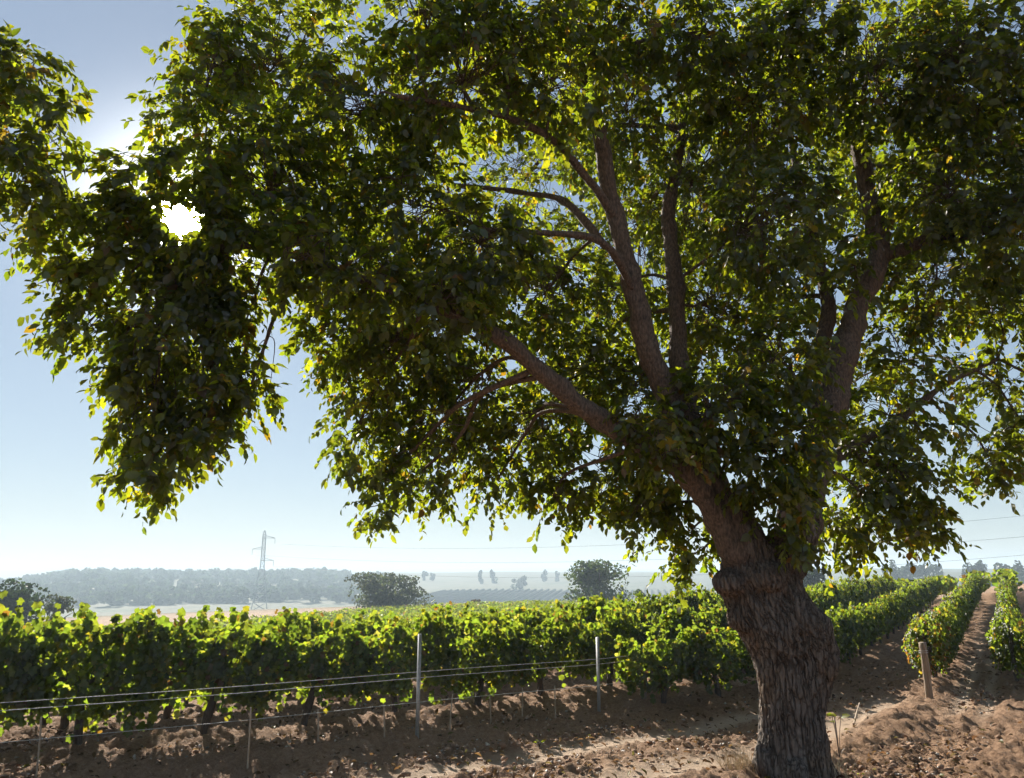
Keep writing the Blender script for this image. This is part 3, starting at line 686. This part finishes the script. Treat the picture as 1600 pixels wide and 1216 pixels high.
# the rest of the vineyard, too far off to count
VV = []; FF = []; CC = []; off = 0
for (d, ri, x, y, ang, q) in far_v:
    n = int(np.clip(5200 / d, 60, 150)); c, s_ = math.cos(ang), math.sin(ang)
    lx = rng.uniform(-.62, .62, n); ly = rng.normal(0, .15, n); lz = 0.36 + (0.62 + rng.uniform(-.05, .12)) * rng.random(n) ** 0.75
    P = np.stack([x + lx * c - ly * s_, y + lx * s_ + ly * c, gz(x, y) + lz], -1)
    Fk = frames(unit(n) + np.array([0, 0, -.6]), unit(n) + np.array([0, -.3, .5])); L = rng.uniform(.13, .26, n)
    V0 = np.array([(-.5, 0, 0), (0, -.45, .06), (.5, .1, 0), (0, .6, -.08)])
    V, F = leaf_arrays(V0, np.array([(0, 1, 2, 3)]), np.zeros((0, 3), int), P, Fk, L, L)
    VV.append(V); FF.append(F[0] + off); off += len(V); CC.append(np.repeat(pick_cols(n, VINE_COLS, .2), 4, 0))
o = link('vine_rows', mesh_np('vine_rows', np.vstack(VV), [np.vstack(FF)], M_vine, np.vstack(CC)))
tag(o, 'receding rows of vines too far off to count, beyond the near rows', 'vines', kind='stuff')
print('VINES', len(near_v), len(far_v))

# ------------------------------------------------------------------ posts, stakes and wires of the young row
def post(px, py, label, h, r, name='steel_post', mat=None):
    Y = CAMZ  # solved below on level ground
    v = (608 - py) / FPX; zz = v * CP + SP; yy = CP - v * SP
    Y = CAMZ * yy / -zz; x = (px - 800) / FPX * Y / yy
    return x, Y
for px, py, h, lab in ((652, 1163, 1.13, 'tall grey steel post standing nearest in the wired young row'), (937, 1119, 0.96, 'second grey steel post of the wired row, beside bushy vine')):
    x, y = post(px, py, '', 0, 0)
    o = empty('trellis_post', (x, y, gz(x, y)), R(40)); tag(o, lab, 'post', 'steel trellis posts')
    mb = MB(); mb.box((0, 0, h / 2 - .12), (.034, .012, h + .24)); mb.box((-.013, .012, h / 2 - .12), (.006, .02, h + .24)); mb.box((.013, .012, h / 2 - .12), (.006, .02, h + .24))
    link('post_profile', mb.mesh('post_profile', M_steel), o)
    for z in (.42, .66, .73):
        mb = MB(); mb.box((0, -.010, z), (.02, .012, .014)); link('wire_clip', mb.mesh('wire_clip', M_steel), o)
STK = [(57, 1216, .52), (386, 1214, .58), (497, 1172, .40), (601, 1166, .42), (702, 1150, .44), (767, 1132, .34), (816, 1118, .34), (868, 1128, .42)]
names_st = ['thin cane stake at the lower left under the wires', 'thin cane stake rising from bare soil left of the steel post', 'short thin stake between the leaning vine trunk and steel post', 'thin stake just left of the tall steel post',
            'thin stake just right of the tall steel post', 'second thin stake right of the tall steel post', 'third thin stake right of the tall steel post', 'fourth thin stake, left of the second steel post']
for (px, py, h), lab in zip(STK, names_st):
    x, y = post(px, py, '', 0, 0)
    mb = MB(); t = rng.uniform(-.03, .03, 2)
    mb.tube(smooth_path([(0, 0, -.1), (t[0] * .4, t[1] * .4, h * .5), (t[0], t[1], h)], 4), [.0085] * 8 + [.007], 7)
    o = link('vine_stake', mb.mesh('vine_stake', M_stake, smooth=True)); o.location = (x, y, gz(x, y)); tag(o, lab, 'stake', 'stakes of the young row')
def wire(h, side, lab, r=.004):
    pts = []
    for q in np.arange(-8, 8.9, .35):
        x, y = row_xy(side, q); pts.append((x, y, gz(x, y) + h + .006 * math.sin(q * 1.3)))
    mb = MB(); mb.tube(pts, r, 6); o = link('trellis_wire', mb.mesh('trellis_wire', M_wire, smooth=True)); tag(o, lab, 'wire', 'wires of the young row')
wire(.73, -.02, 'uppermost of the three pale wires strung along the young row', .0032)
wire(.66, .03, 'middle pale wire just below the uppermost one', .0032)
wire(.42, -.03, 'lowest pale wire strung near the soil', .003)

# leaning wooden end post
def wooden_post():
    a, b = wp(1453, 1106, 11.2), wp(1441, 1004, 11.15); a[2] = gz(a[0], a[1])
    o = empty('wooden_post', a); tag(o, 'leaning weathered wooden post under the reddish end vine', 'post')
    n = 10; P = smooth_path([np.array([.005, 0, -.2]), (b - a) * .5 + np.array([.01, 0, 0]), (b - a)], 6)
    mb = MB(); mb.tube(P, .047 * (1 + .06 * vnoise(P * 9, 3)), 12); V = mb.v[0]
    mb.v = [V + .004 * np.stack([vnoise(V * np.array([60, 60, 4]), s) for s in (1, 2, 3)], -1)]
    link('shaft', mb.mesh('shaft', M_post), o)
    mb = MB(); t = (b - a) * .8; mb.tube([t + np.array([.055 * math.cos(u), .055 * math.sin(u), .004 * u]) for u in np.linspace(0, 12.5, 40)], .004, 5); link('wire_loop', mb.mesh('wire_loop', M_wire), o)
wooden_post()
# two short timber stubs at the foot of the row
for (px, py, lab) in ((1006, 1100, 'short orange brown stub of wood at the foot of the bushy vine'),):
    x, y = post(px, py, '', 0, 0); mb = MB(); P = np.array([(0, 0, -.1), (.01, 0, .1), (.015, .01, .22)]); mb.tube(P, [.045, .04, .036], 9)
    o = link('wood_stub', mb.mesh('wood_stub', M_post)); o.location = (x, y, gz(x, y)); tag(o, lab, 'stub')
# sticks lying on the soil
for (a, b, h, lab) in (((450, 1168), (472, 1196), .0, 'thin pale stick lying below the leaning vine trunk'), ((1332, 1143), (1356, 1117), .10, 'thin pale dry stick poking from soil right of the trunk')):
    x0, y0 = post(*a, '', 0, 0); x1, y1 = post(*b, '', 0, 0)
    mb = MB(); z0, z1 = gz(x0, y0), gz(x1, y1)
    e = np.array([x1 - x0, y1 - y0, z1 - z0 + h]); 
    if h: e[:2] *= .55; e[2] = .15
    mb.tube(smooth_path([(0, 0, .02 if not h else -.03), e * .5 + np.array([.01, 0, .03]), e + np.array([0, 0, .03])], 4), [.011] * 6 + [.007] * 3, 6)
    o = link('dry_stick', mb.mesh('dry_stick', M_stake)); o.location = (x0, y0, z0); tag(o, lab, 'stick')

# ------------------------------------------------------------------ bright shoots and weeds
def sprout(px, py, Y, n, size, lab, spread=.12):
    c = wp(px, py, Y); z = gz(c[0], c[1])
    o = empty('sprout', (c[0], c[1], z)); tag(o, lab, 'sprout'); h = max(.04, c[2] - z)
    mb = MB()
    for i in range(n):
        a = rng.uniform(0, 6.28); tip = np.array([math.cos(a) * spread * rng.uniform(.4, 1), math.sin(a) * spread * rng.uniform(.4, 1), h * rng.uniform(.75, 1.1)])
        mb.tube(smooth_path([(0, 0, -.03), tip * np.array([.4, .4, .6]), tip], 3), .003, 5)
        L = size * rng.uniform(.8, 1.2); F_ = frames(np.array([[math.cos(a), math.sin(a), rng.uniform(-.2, .7)]]), np.array([[rng.normal(0, .3), -.5, .8]]))[0]
        me = mesh_np('leaf', LEAF_V * np.array([L * .62, L, L]), [LEAF_Q, LEAF_T], M_leaf, np.repeat(np.array([[.13, .16, .025]]), 8, 0)); lf = link('leaf', me, o)
        M = Matrix.Identity(4)
        for r_ in range(3):
            for c2 in range(3): M[r_][c2] = F_[r_, c2]
            M[r_][3] = tip[r_]
        lf.matrix_basis = M
    link('stem', mb.mesh('stem', M_vwood), o)
sprout(1306, 1118, 8.1, 5, .09, 'bright yellow green leaf shoot on right side of the trunk', .07)
sprout(843, 1166, 8.8, 5, .05, 'small bright green weed alone on bare soil left of trunk', .06)
sprout(1340, 1206, 7.4, 4, .04, 'small pale weed on the soil right of the trunk foot', .05)

# dry grass tufts at the trunk foot
for (px, py, Y, n, lab) in ((1163, 1205, 7.25, 150, 'dry straw grass tuft on left foot of the great trunk'), (1300, 1212, 7.2, 60, 'sparse dry grass tuft on right foot of the great trunk')):
    x, y = post(px, py, '', 0, 0); mb = MB(); o = empty('dry_tuft', (x, y, gz(x, y)))
    for i in range(n):
        b_ = np.array([rng.normal(0, .09), rng.normal(0, .09), -.02]); h = rng.uniform(.06, .26); e_ = b_ + np.array([rng.normal(0, .09), rng.normal(0, .09), h])
        w_ = .003; m_ = (b_ + e_) / 2 + np.array([rng.normal(0, .02), rng.normal(0, .02), .03])
        mb.add([b_ - [w_, 0, 0], b_ + [w_, 0, 0], m_ + [w_ * .8, 0, 0], m_ - [w_ * .8, 0, 0], e_], [(0, 1, 2, 3)], [(3, 2, 4)])
    bl = link('blades', mb.mesh('blades', M_grass), o); tag(bl, kind='stuff'); tag(o, lab, 'grass tuft')

# ------------------------------------------------------------------ clods, husks and fallen leaves
def scatter(name, n, dmin, dmax, smin, smax, mat, label, cat, flat=.7, near=None):
    bm = bmesh.new(); bmesh.ops.create_icosphere(bm, subdivisions=1, radius=1.0)
    V0 = np.array([v.co for v in bm.verts]); T0_ = np.array([[v.index for v in f.verts] for f in bm.faces]); bm.free(); m = len(V0)
    if m > 20: pass
    az = np.radians(rng.uniform(-38, 38, n)); d = dmin * np.exp(rng.random(n) * math.log(dmax / dmin))
    x, y = d * np.sin(az), d * np.cos(az); 
    if near: x, y = near[0] + rng.normal(0, near[2], n), near[1] + rng.normal(0, near[2], n)
    z = height(x, y) + .012
    s = smin * (smax / smin) ** (rng.random(n) ** 2.2)
    kk = rowk(x, y); ok = np.ones(n, bool)
    for c in (-.8, -1.75): ok &= (np.abs(kk - c) > .2) | (rng.random(n) < .10)
    x, y, z, s = x[ok], y[ok], z[ok], s[ok]; n = len(x)
    jit = 1 + .45 * rng.uniform(-1, 1, (n, m, 1))
    sc = np.stack([rng.uniform(.8, 1.3, n), rng.uniform(.8, 1.3, n), rng.uniform(flat * .7, flat * 1.2, n)], -1)[:, None, :]
    V = V0[None] * jit * sc * s[:, None, None] + np.stack([x, y, z], -1)[:, None, :]
    F = (T0_[None] + (np.arange(n) * m)[:, None, None]).reshape(-1, 3)
    o = link(name, mesh_np(name, V.reshape(-1, 3), [F], mat, smooth=False)); tag(o, label, cat, kind='stuff')
scatter('soil_clods', 24000, 5.0, 22, .005, .04, M_clod, 'brown clods of tilled soil strewn between the vine rows', 'clods')
scatter('nut_husks', 3000, 5.2, 14, .008, .019, M_nut, 'dark and pale fallen nut husks and pebbles on the soil', 'husks', .9)
n = 3600
az = np.radians(rng.uniform(-36, 38, n)); d = 5 * np.exp(rng.random(n) * math.log(3.2)); x, y = d * np.sin(az), d * np.cos(az)
P = np.stack([x, y, height(x, y) + .045], -1); Fk = frames(unit(n) * np.array([1, 1, .35]), unit(n) * .5 + np.array([0, 0, 1.])); L = rng.uniform(.04, .09, n)
V, F = leaf_arrays(LEAF_V * np.array([1, 1, 2.2]), LEAF_Q, LEAF_T, P, Fk, L, L * .6)
o = link('fallen_leaves', mesh_np('fallen_leaves', V, F, M_dead, np.repeat(pick_cols(n, [(5, (.20, .12, .06)), (3, (.28, .18, .09)), (2, (.12, .07, .04)), (1, (.22, .20, .06))], .2), 8, 0)))
tag(o, 'dry brown leaves fallen on the soil', 'fallen leaves', kind='stuff')

# ------------------------------------------------------------------ trees and shrubs beyond the vineyard
def crown_arrays(rad, n, leaf, clumps, cols, flat_bottom=False, seed=0, full=False):
    g = np.random.default_rng(seed)
    cdir = g.normal(size=(clumps, 3)); cdir /= np.linalg.norm(cdir, axis=1, keepdims=True)
    cc = cdir * g.uniform(.35, .85, (clumps, 1))
    if flat_bottom: cc[:, 2] = np.abs(cc[:, 2]) * .9
    if full: cc[:, 2] = g.uniform(-.85, .62, clumps); cc[:, :2] *= (1.0 - .35 * np.abs(cc[:, 2:3]) * (cc[:, 2:3] > 0)) / np.maximum(.35, np.linalg.norm(cc[:, :2], axis=1, keepdims=True)) * g.uniform(.15, .72, (clumps, 1))
    cr = g.uniform(.22, .42, clumps)
    i = g.integers(0, clumps, n); u = g.normal(size=(n, 3)); u /= np.linalg.norm(u, axis=1, keepdims=True)
    P = cc[i] + u * (cr[i] * g.uniform(.5, 1.0, n) ** .5)[:, None]
    if flat_bottom: P[:, 2] = np.maximum(P[:, 2], -.15 + .1 * g.random(n))
    P = P * np.array(rad)
    Fk = frames(g.normal(size=(n, 3)) + np.array([0, 0, -.3]), u + g.normal(size=(n, 3)) * .6 + np.array([0, 0, .4])); L = leaf * g.uniform(.6, 1.4, n)
    V0 = np.array([(-.5, .1, 0), (0, -.5, .08), (.5, .1, 0), (0, .6, -.1)])
    V, F = leaf_arrays(V0, np.array([(0, 1, 2, 3)]), np.zeros((0, 3), int), P, Fk, L, L)
    shade = (1 + .25 * g.uniform(-1, 1, clumps))[i][:, None]
    return V, F, np.repeat(pick_cols(n, cols, .2) * shade, 4, 0)
GREENS = [(4, (.06, .085, .03)), (3, (.08, .105, .035)), (1, (.12, .125, .035))]
OLIVE = [(4, (.075, .085, .055)), (3, (.10, .105, .07)), (1, (.06, .065, .04))]
DARK = [(4, (.028, .042, .024)), (3, (.04, .055, .028))]
RUST = [(4, (.11, .06, .035)), (3, (.08, .055, .03)), (1, (.13, .09, .04))]
def leafy_tree(px, d, top_px, halfw_px, label, name='field_tree', cols=GREENS, n=2600, leaf=.30, clumps=26, base=None, flat=False, trunk_h=.12, low=.0, group=None, cat='tree', seed=1):
    u = (px - 800) / FPX; az = math.atan(u / 1.028); x, y = d * math.sin(az), d * math.cos(az); z = gz(x, y)
    # height from the top pixel
    v = (608 - top_px) / FPX; ztop = CAMZ + (v * CP + SP) / (CP - v * SP) * y
    H = max(ztop - z, .8); hw = halfw_px / FPX * y / 1.0
    o = empty(name, (x, y, z)); tag(o, label, cat, group)
    lo = H * low; rz = (H - lo) / 2
    V, F, c = crown_arrays((hw, hw * .9, rz if not flat else H - lo), n, leaf, clumps, cols, flat, seed, low == 0 and not flat)
    V = V + np.array([0, 0, lo + rz if not flat else lo])
    cr = link('crown', mesh_np('crown', V, F, M_far, c), o); tag(cr, kind='stuff')
    mb = MB(); r = max(.08, H * .028)
    mb.tube(smooth_path([(0, 0, -.3), (r * .3, 0, H * .25), (-r * .2, r * .2, H * .55), (0, 0, H * .75)], 3), np.linspace(r, r * .3, 10), 8)
    for k in range(5):
        a = k * 1.3 + seed; b_ = np.array([0, 0, H * (.22 + .07 * k)]) if not flat else np.array([0, 0, H * .55])
        mb.tube(smooth_path([b_, b_ + np.array([math.cos(a) * hw * .3, math.sin(a) * hw * .3, H * .15]), b_ + np.array([math.cos(a) * hw * .6, math.sin(a) * hw * .6, H * .24])], 3), np.linspace(r * .5, r * .15, 7), 6)
    link('trunk', mb.mesh('trunk', M_vwood, smooth=True), o)
    return o
leafy_tree(18, 66, 897, 82, 'large dark rounded tree at the far left edge beyond vines', cols=DARK, n=5200, leaf=.24, clumps=40, seed=3)
leafy_tree(98, 68, 924, 36, 'small paler shrub right of the dark tree at left edge', 'field_shrub', cols=OLIVE, n=1200, leaf=.2, clumps=14, seed=4, cat='shrub')
leafy_tree(607, 92, 888, 78, 'wide greyish olive bush standing on the dry field beyond the vines', 'field_bush', cols=OLIVE, n=5600, leaf=.26, clumps=46, seed=5, cat='bush')
leafy_tree(743, 92, 935, 17, 'low rust brown shrub between the two field trees', 'field_shrub', cols=RUST, n=700, leaf=.18, clumps=10, seed=6, cat='shrub')
leafy_tree(936, 86, 867, 64, 'rounded green tree left of the great trunk beyond vines', cols=GREENS, n=5200, leaf=.25, clumps=42, seed=7)
leafy_tree(1002, 88, 920, 20, 'small green bush at the foot of the rounded green tree', 'field_shrub', cols=GREENS, n=700, leaf=.2, clumps=10, seed=8, cat='bush')
leafy_tree(1266, 84, 884, 30, 'dark bush half hidden just right of the great trunk', 'field_bush', cols=DARK, n=2200, leaf=.24, clumps=24, seed=9, cat='bush')
# the far ridge at right
leafy_tree(1432, 290, 874, 27, 'broad flat topped umbrella pine on the far right ridge', 'umbrella_pine', DARK, 1800, .7, 22, flat=True, low=.55, seed=11)
leafy_tree(1406, 300, 880, 19, 'smaller umbrella pine left of the broad flat topped pine', 'umbrella_pine', DARK, 1200, .7, 16, flat=True, low=.4, seed=12)
leafy_tree(1396, 280, 869, 9, 'slender dark cypress standing among the ridge pines', 'cypress', DARK, 900, .5, 14, seed=13)
leafy_tree(1384, 290, 881, 6, 'small rounded tree left of the cypress', 'ridge_tree', DARK, 350, .6, 8, low=.3, seed=14)
leafy_tree(1467, 300, 877, 7, 'small lone rounded tree right of the umbrella pines', 'ridge_tree', DARK, 350, .6, 8, low=.3, seed=15)
leafy_tree(1526, 270, 875, 24, 'wide dark domed pine on ridge above the vine columns', 'umbrella_pine', DARK, 1800, .7, 22, flat=True, low=.3, seed=16)
leafy_tree(1566, 280, 874, 18, 'dark tree clump left of the right edge on ridge', 'ridge_tree', DARK, 1300, .7, 18, seed=17)
leafy_tree(1594, 270, 872, 20, 'dark tree clump touching the right edge on ridge', 'ridge_tree', DARK, 1300, .7, 18, seed=18)
leafy_tree(1450, 270, 894, 24, 'low hazy thicket below the umbrella pines', 'ridge_bush', DARK, 900, .7, 14, seed=19, cat='bush')
k_ = 20
for px, top, hw, d, lab in ((751, 889, 6, 560, 'small hazy tree on the vineyard slope skyline, left of a pair'), (770, 888, 7, 565, 'small hazy tree on the slope skyline, right of a pair'), (664, 892, 6, 600, 'small hazy tree at the skyline above the olive bush'),
                            (676, 895, 5, 600, 'tiny hazy tree right of the skyline tree above olive bush'), (851, 889, 6, 590, 'small hazy tree on skyline left of the green tree'), (812, 897, 14, 480, 'hazy dark thicket halfway up the vineyard slope'),
                            (1063, 878, 14, 420, 'hazy grey tree peeking left of the great trunk'), (1330, 890, 8, 420, 'tiny hazy tree right of the trunk on far field'), (871, 892, 4, 590, 'tiny hazy tree nearest the green tree on the skyline')):
    leafy_tree(px, d, top, hw, lab, 'hillside_tree', DARK, 500, 1.1, 10, low=0, seed=k_); k_ += 1

# wooded hill at left: one far mass
VV = []; FF = []; CC = []; off = 0
for i in range(950):
    az = math.radians(rng.uniform(-33, -9.5)); d = rng.uniform(380, 700); x, y = d * math.sin(az), d * math.cos(az)
    if rng.random() < .35: d = rng.uniform(610, 690); x, y = d * math.sin(az), d * math.cos(az)
    hw = rng.uniform(3, 6.5); hh = rng.uniform(2.0, 4.2)
    V, F, c = crown_arrays((hw, hw, hh), 90, 2.0, 7, DARK, False, 1000 + i)
    VV.append(V + np.array([x, y, gz(x, y) + hh * .8])); FF.append(F[0] + off); off += len(V); CC.append(c)
o = link('wooded_hill', mesh_np('wooded_hill', np.vstack(VV), [np.vstack(FF)], M_far, np.vstack(CC))); tag(o, 'blue hazy wood covering the far hill at left', 'wood', kind='stuff')
# far vine rows on the opposite slope
mb = MB()
for i in range(44):
    a0 = math.radians(-7.5 + i * .55); pts = []
    for d in np.linspace(340, 470, 12):
        x = math.sin(a0) * 400 + (d - 400) * .18; y = d; pts.append((x, y, gz(x, y) + .5))
    mb.tube(pts, .75, 5)
o = link('distant_vine_rows', mb.mesh('distant_vine_rows', M_far, np.array([[.05, .065, .03]]))); tag(o, 'faint hazy vine rows on the far slope beyond the field', 'vines', kind='stuff')

# ------------------------------------------------------------------ power line
def pylon():
    d = 330; u = (409 - 800) / FPX; az = math.atan(u / 1.028); x, y = d * math.sin(az), d * math.cos(az); z = gz(x, y)
    v = (608 - 829) / FPX; top = CAMZ + (v * CP + SP) / (CP - v * SP) * y; H = top - z
    o = empty('power_pylon', (x, y, z), R(18)); tag(o, 'tall hazy lattice power pylon rising above the wooded hill', 'pylon')
    def half(h): return np.interp(h / H, [0, .55, .95, 1], [3.0, .75, .55, .05])
    hs = list(np.linspace(0, H * .55, 6)) + list(np.linspace(H * .62, H * .95, 7)) + [H]
    for sx, sy in ((1, 1), (1, -1), (-1, 1), (-1, -1)):
        mb = MB(); mb.tube([(sx * half(h), sy * half(h), h) for h in hs], .16, 5); link('leg', mb.mesh('leg', M_tower), o)
    mb = MB()
    for a, b in zip(hs[:-1], hs[1:]):
        A, B = half(a), half(b)
        for (p, q_) in (((1, 1), (-1, 1)), ((-1, 1), (-1, -1)), ((-1, -1), (1, -1)), ((1, -1), (1, 1))):
            mb.tube([(p[0] * A, p[1] * A, a), (q_[0] * B, q_[1] * B, b)], .085, 4); mb.tube([(q_[0] * A, q_[1] * A, a), (p[0] * B, p[1] * B, b)], .06, 4)
            mb.tube([(p[0] * B, p[1] * B, b), (q_[0] * B, q_[1] * B, b)], .085, 4)
    link('bracing', mb.mesh('bracing', M_tower), o)
    tips = []
    for f, sx in ((.905, 1), (.765, -1), (.625, 1)):
        h = H * f; L = 4.2; mb = MB()
        for sy in (-.5, .5):
            mb.tube([(sx * .5, sy, h), (sx * L, 0, h)], .10, 4); mb.tube([(sx * .5, sy, h + H * .03), (sx * L, 0, h)], .10, 4)
        mb.tube([(-sx * .9, 0, h), (sx * .6, 0, h)], .10, 4)
        arm = link('cross_arm', mb.mesh('cross_arm', M_tower), o)
        mb = MB(); mb.tube([(sx * L, 0, h), (sx * L, 0, h - 2.2)], .09, 6)
        for k in range(6): mb.tube([(sx * L, 0, h - .4 - k * .3), (sx * L, 0, h - .48 - k * .3)], .13, 8)
        link('insulator', mb.mesh('insulator', M_tower), arm)
        tips.append(o.matrix_basis @ Vector((sx * L, 0, h - 2.2)) if False else Matrix.Translation((x, y, z)) @ Matrix.Rotation(R(18), 4, 'Z') @ Vector((sx * L, 0, h - 2.2)))
    return tips
tips = pylon()
END = [Vector((215, 150, 26)), Vector((222, 150, 21.5)), Vector((212, 150, 17))]
for i, (a, b) in enumerate(zip(tips, END)):
    pts = [(*(a.lerp(b, t).xy), a.z + (b.z - a.z) * t - 4 * (8.5 + i * .5) * t * (1 - t)) for t in np.linspace(0, 1, 60)]
    mb = MB(); mb.tube(pts, .045, 5); o = link('power_line', mb.mesh('power_line', M_tower)); tag(o, ('uppermost', 'middle', 'lowest')[i] + ' faint power line sweeping across the sky from the pylon', 'power line', 'power lines')

# ------------------------------------------------------------------ haze
def haze():
    m, n, l = mat_new('haze'); v = n.new('ShaderNodeVolumePrincipled')
    v.inputs['Color'].default_value = (0.70, 0.865, 1.0, 1); v.inputs['Density'].default_value = 0.00105; v.inputs['Anisotropy'].default_value = 0.1
    o_ = n.new('ShaderNodeOutputMaterial'); l.new(v.outputs[0], o_.inputs['Volume'])
    m.cycles.homogeneous_volume = True
    mb = MB(); mb.box((0, 0, 1), (11000, 11000, 44))
    o = link('haze', mb.mesh('haze', m)); tag(o, 'pale blue morning haze over the valley', 'haze', kind='stuff')
haze()
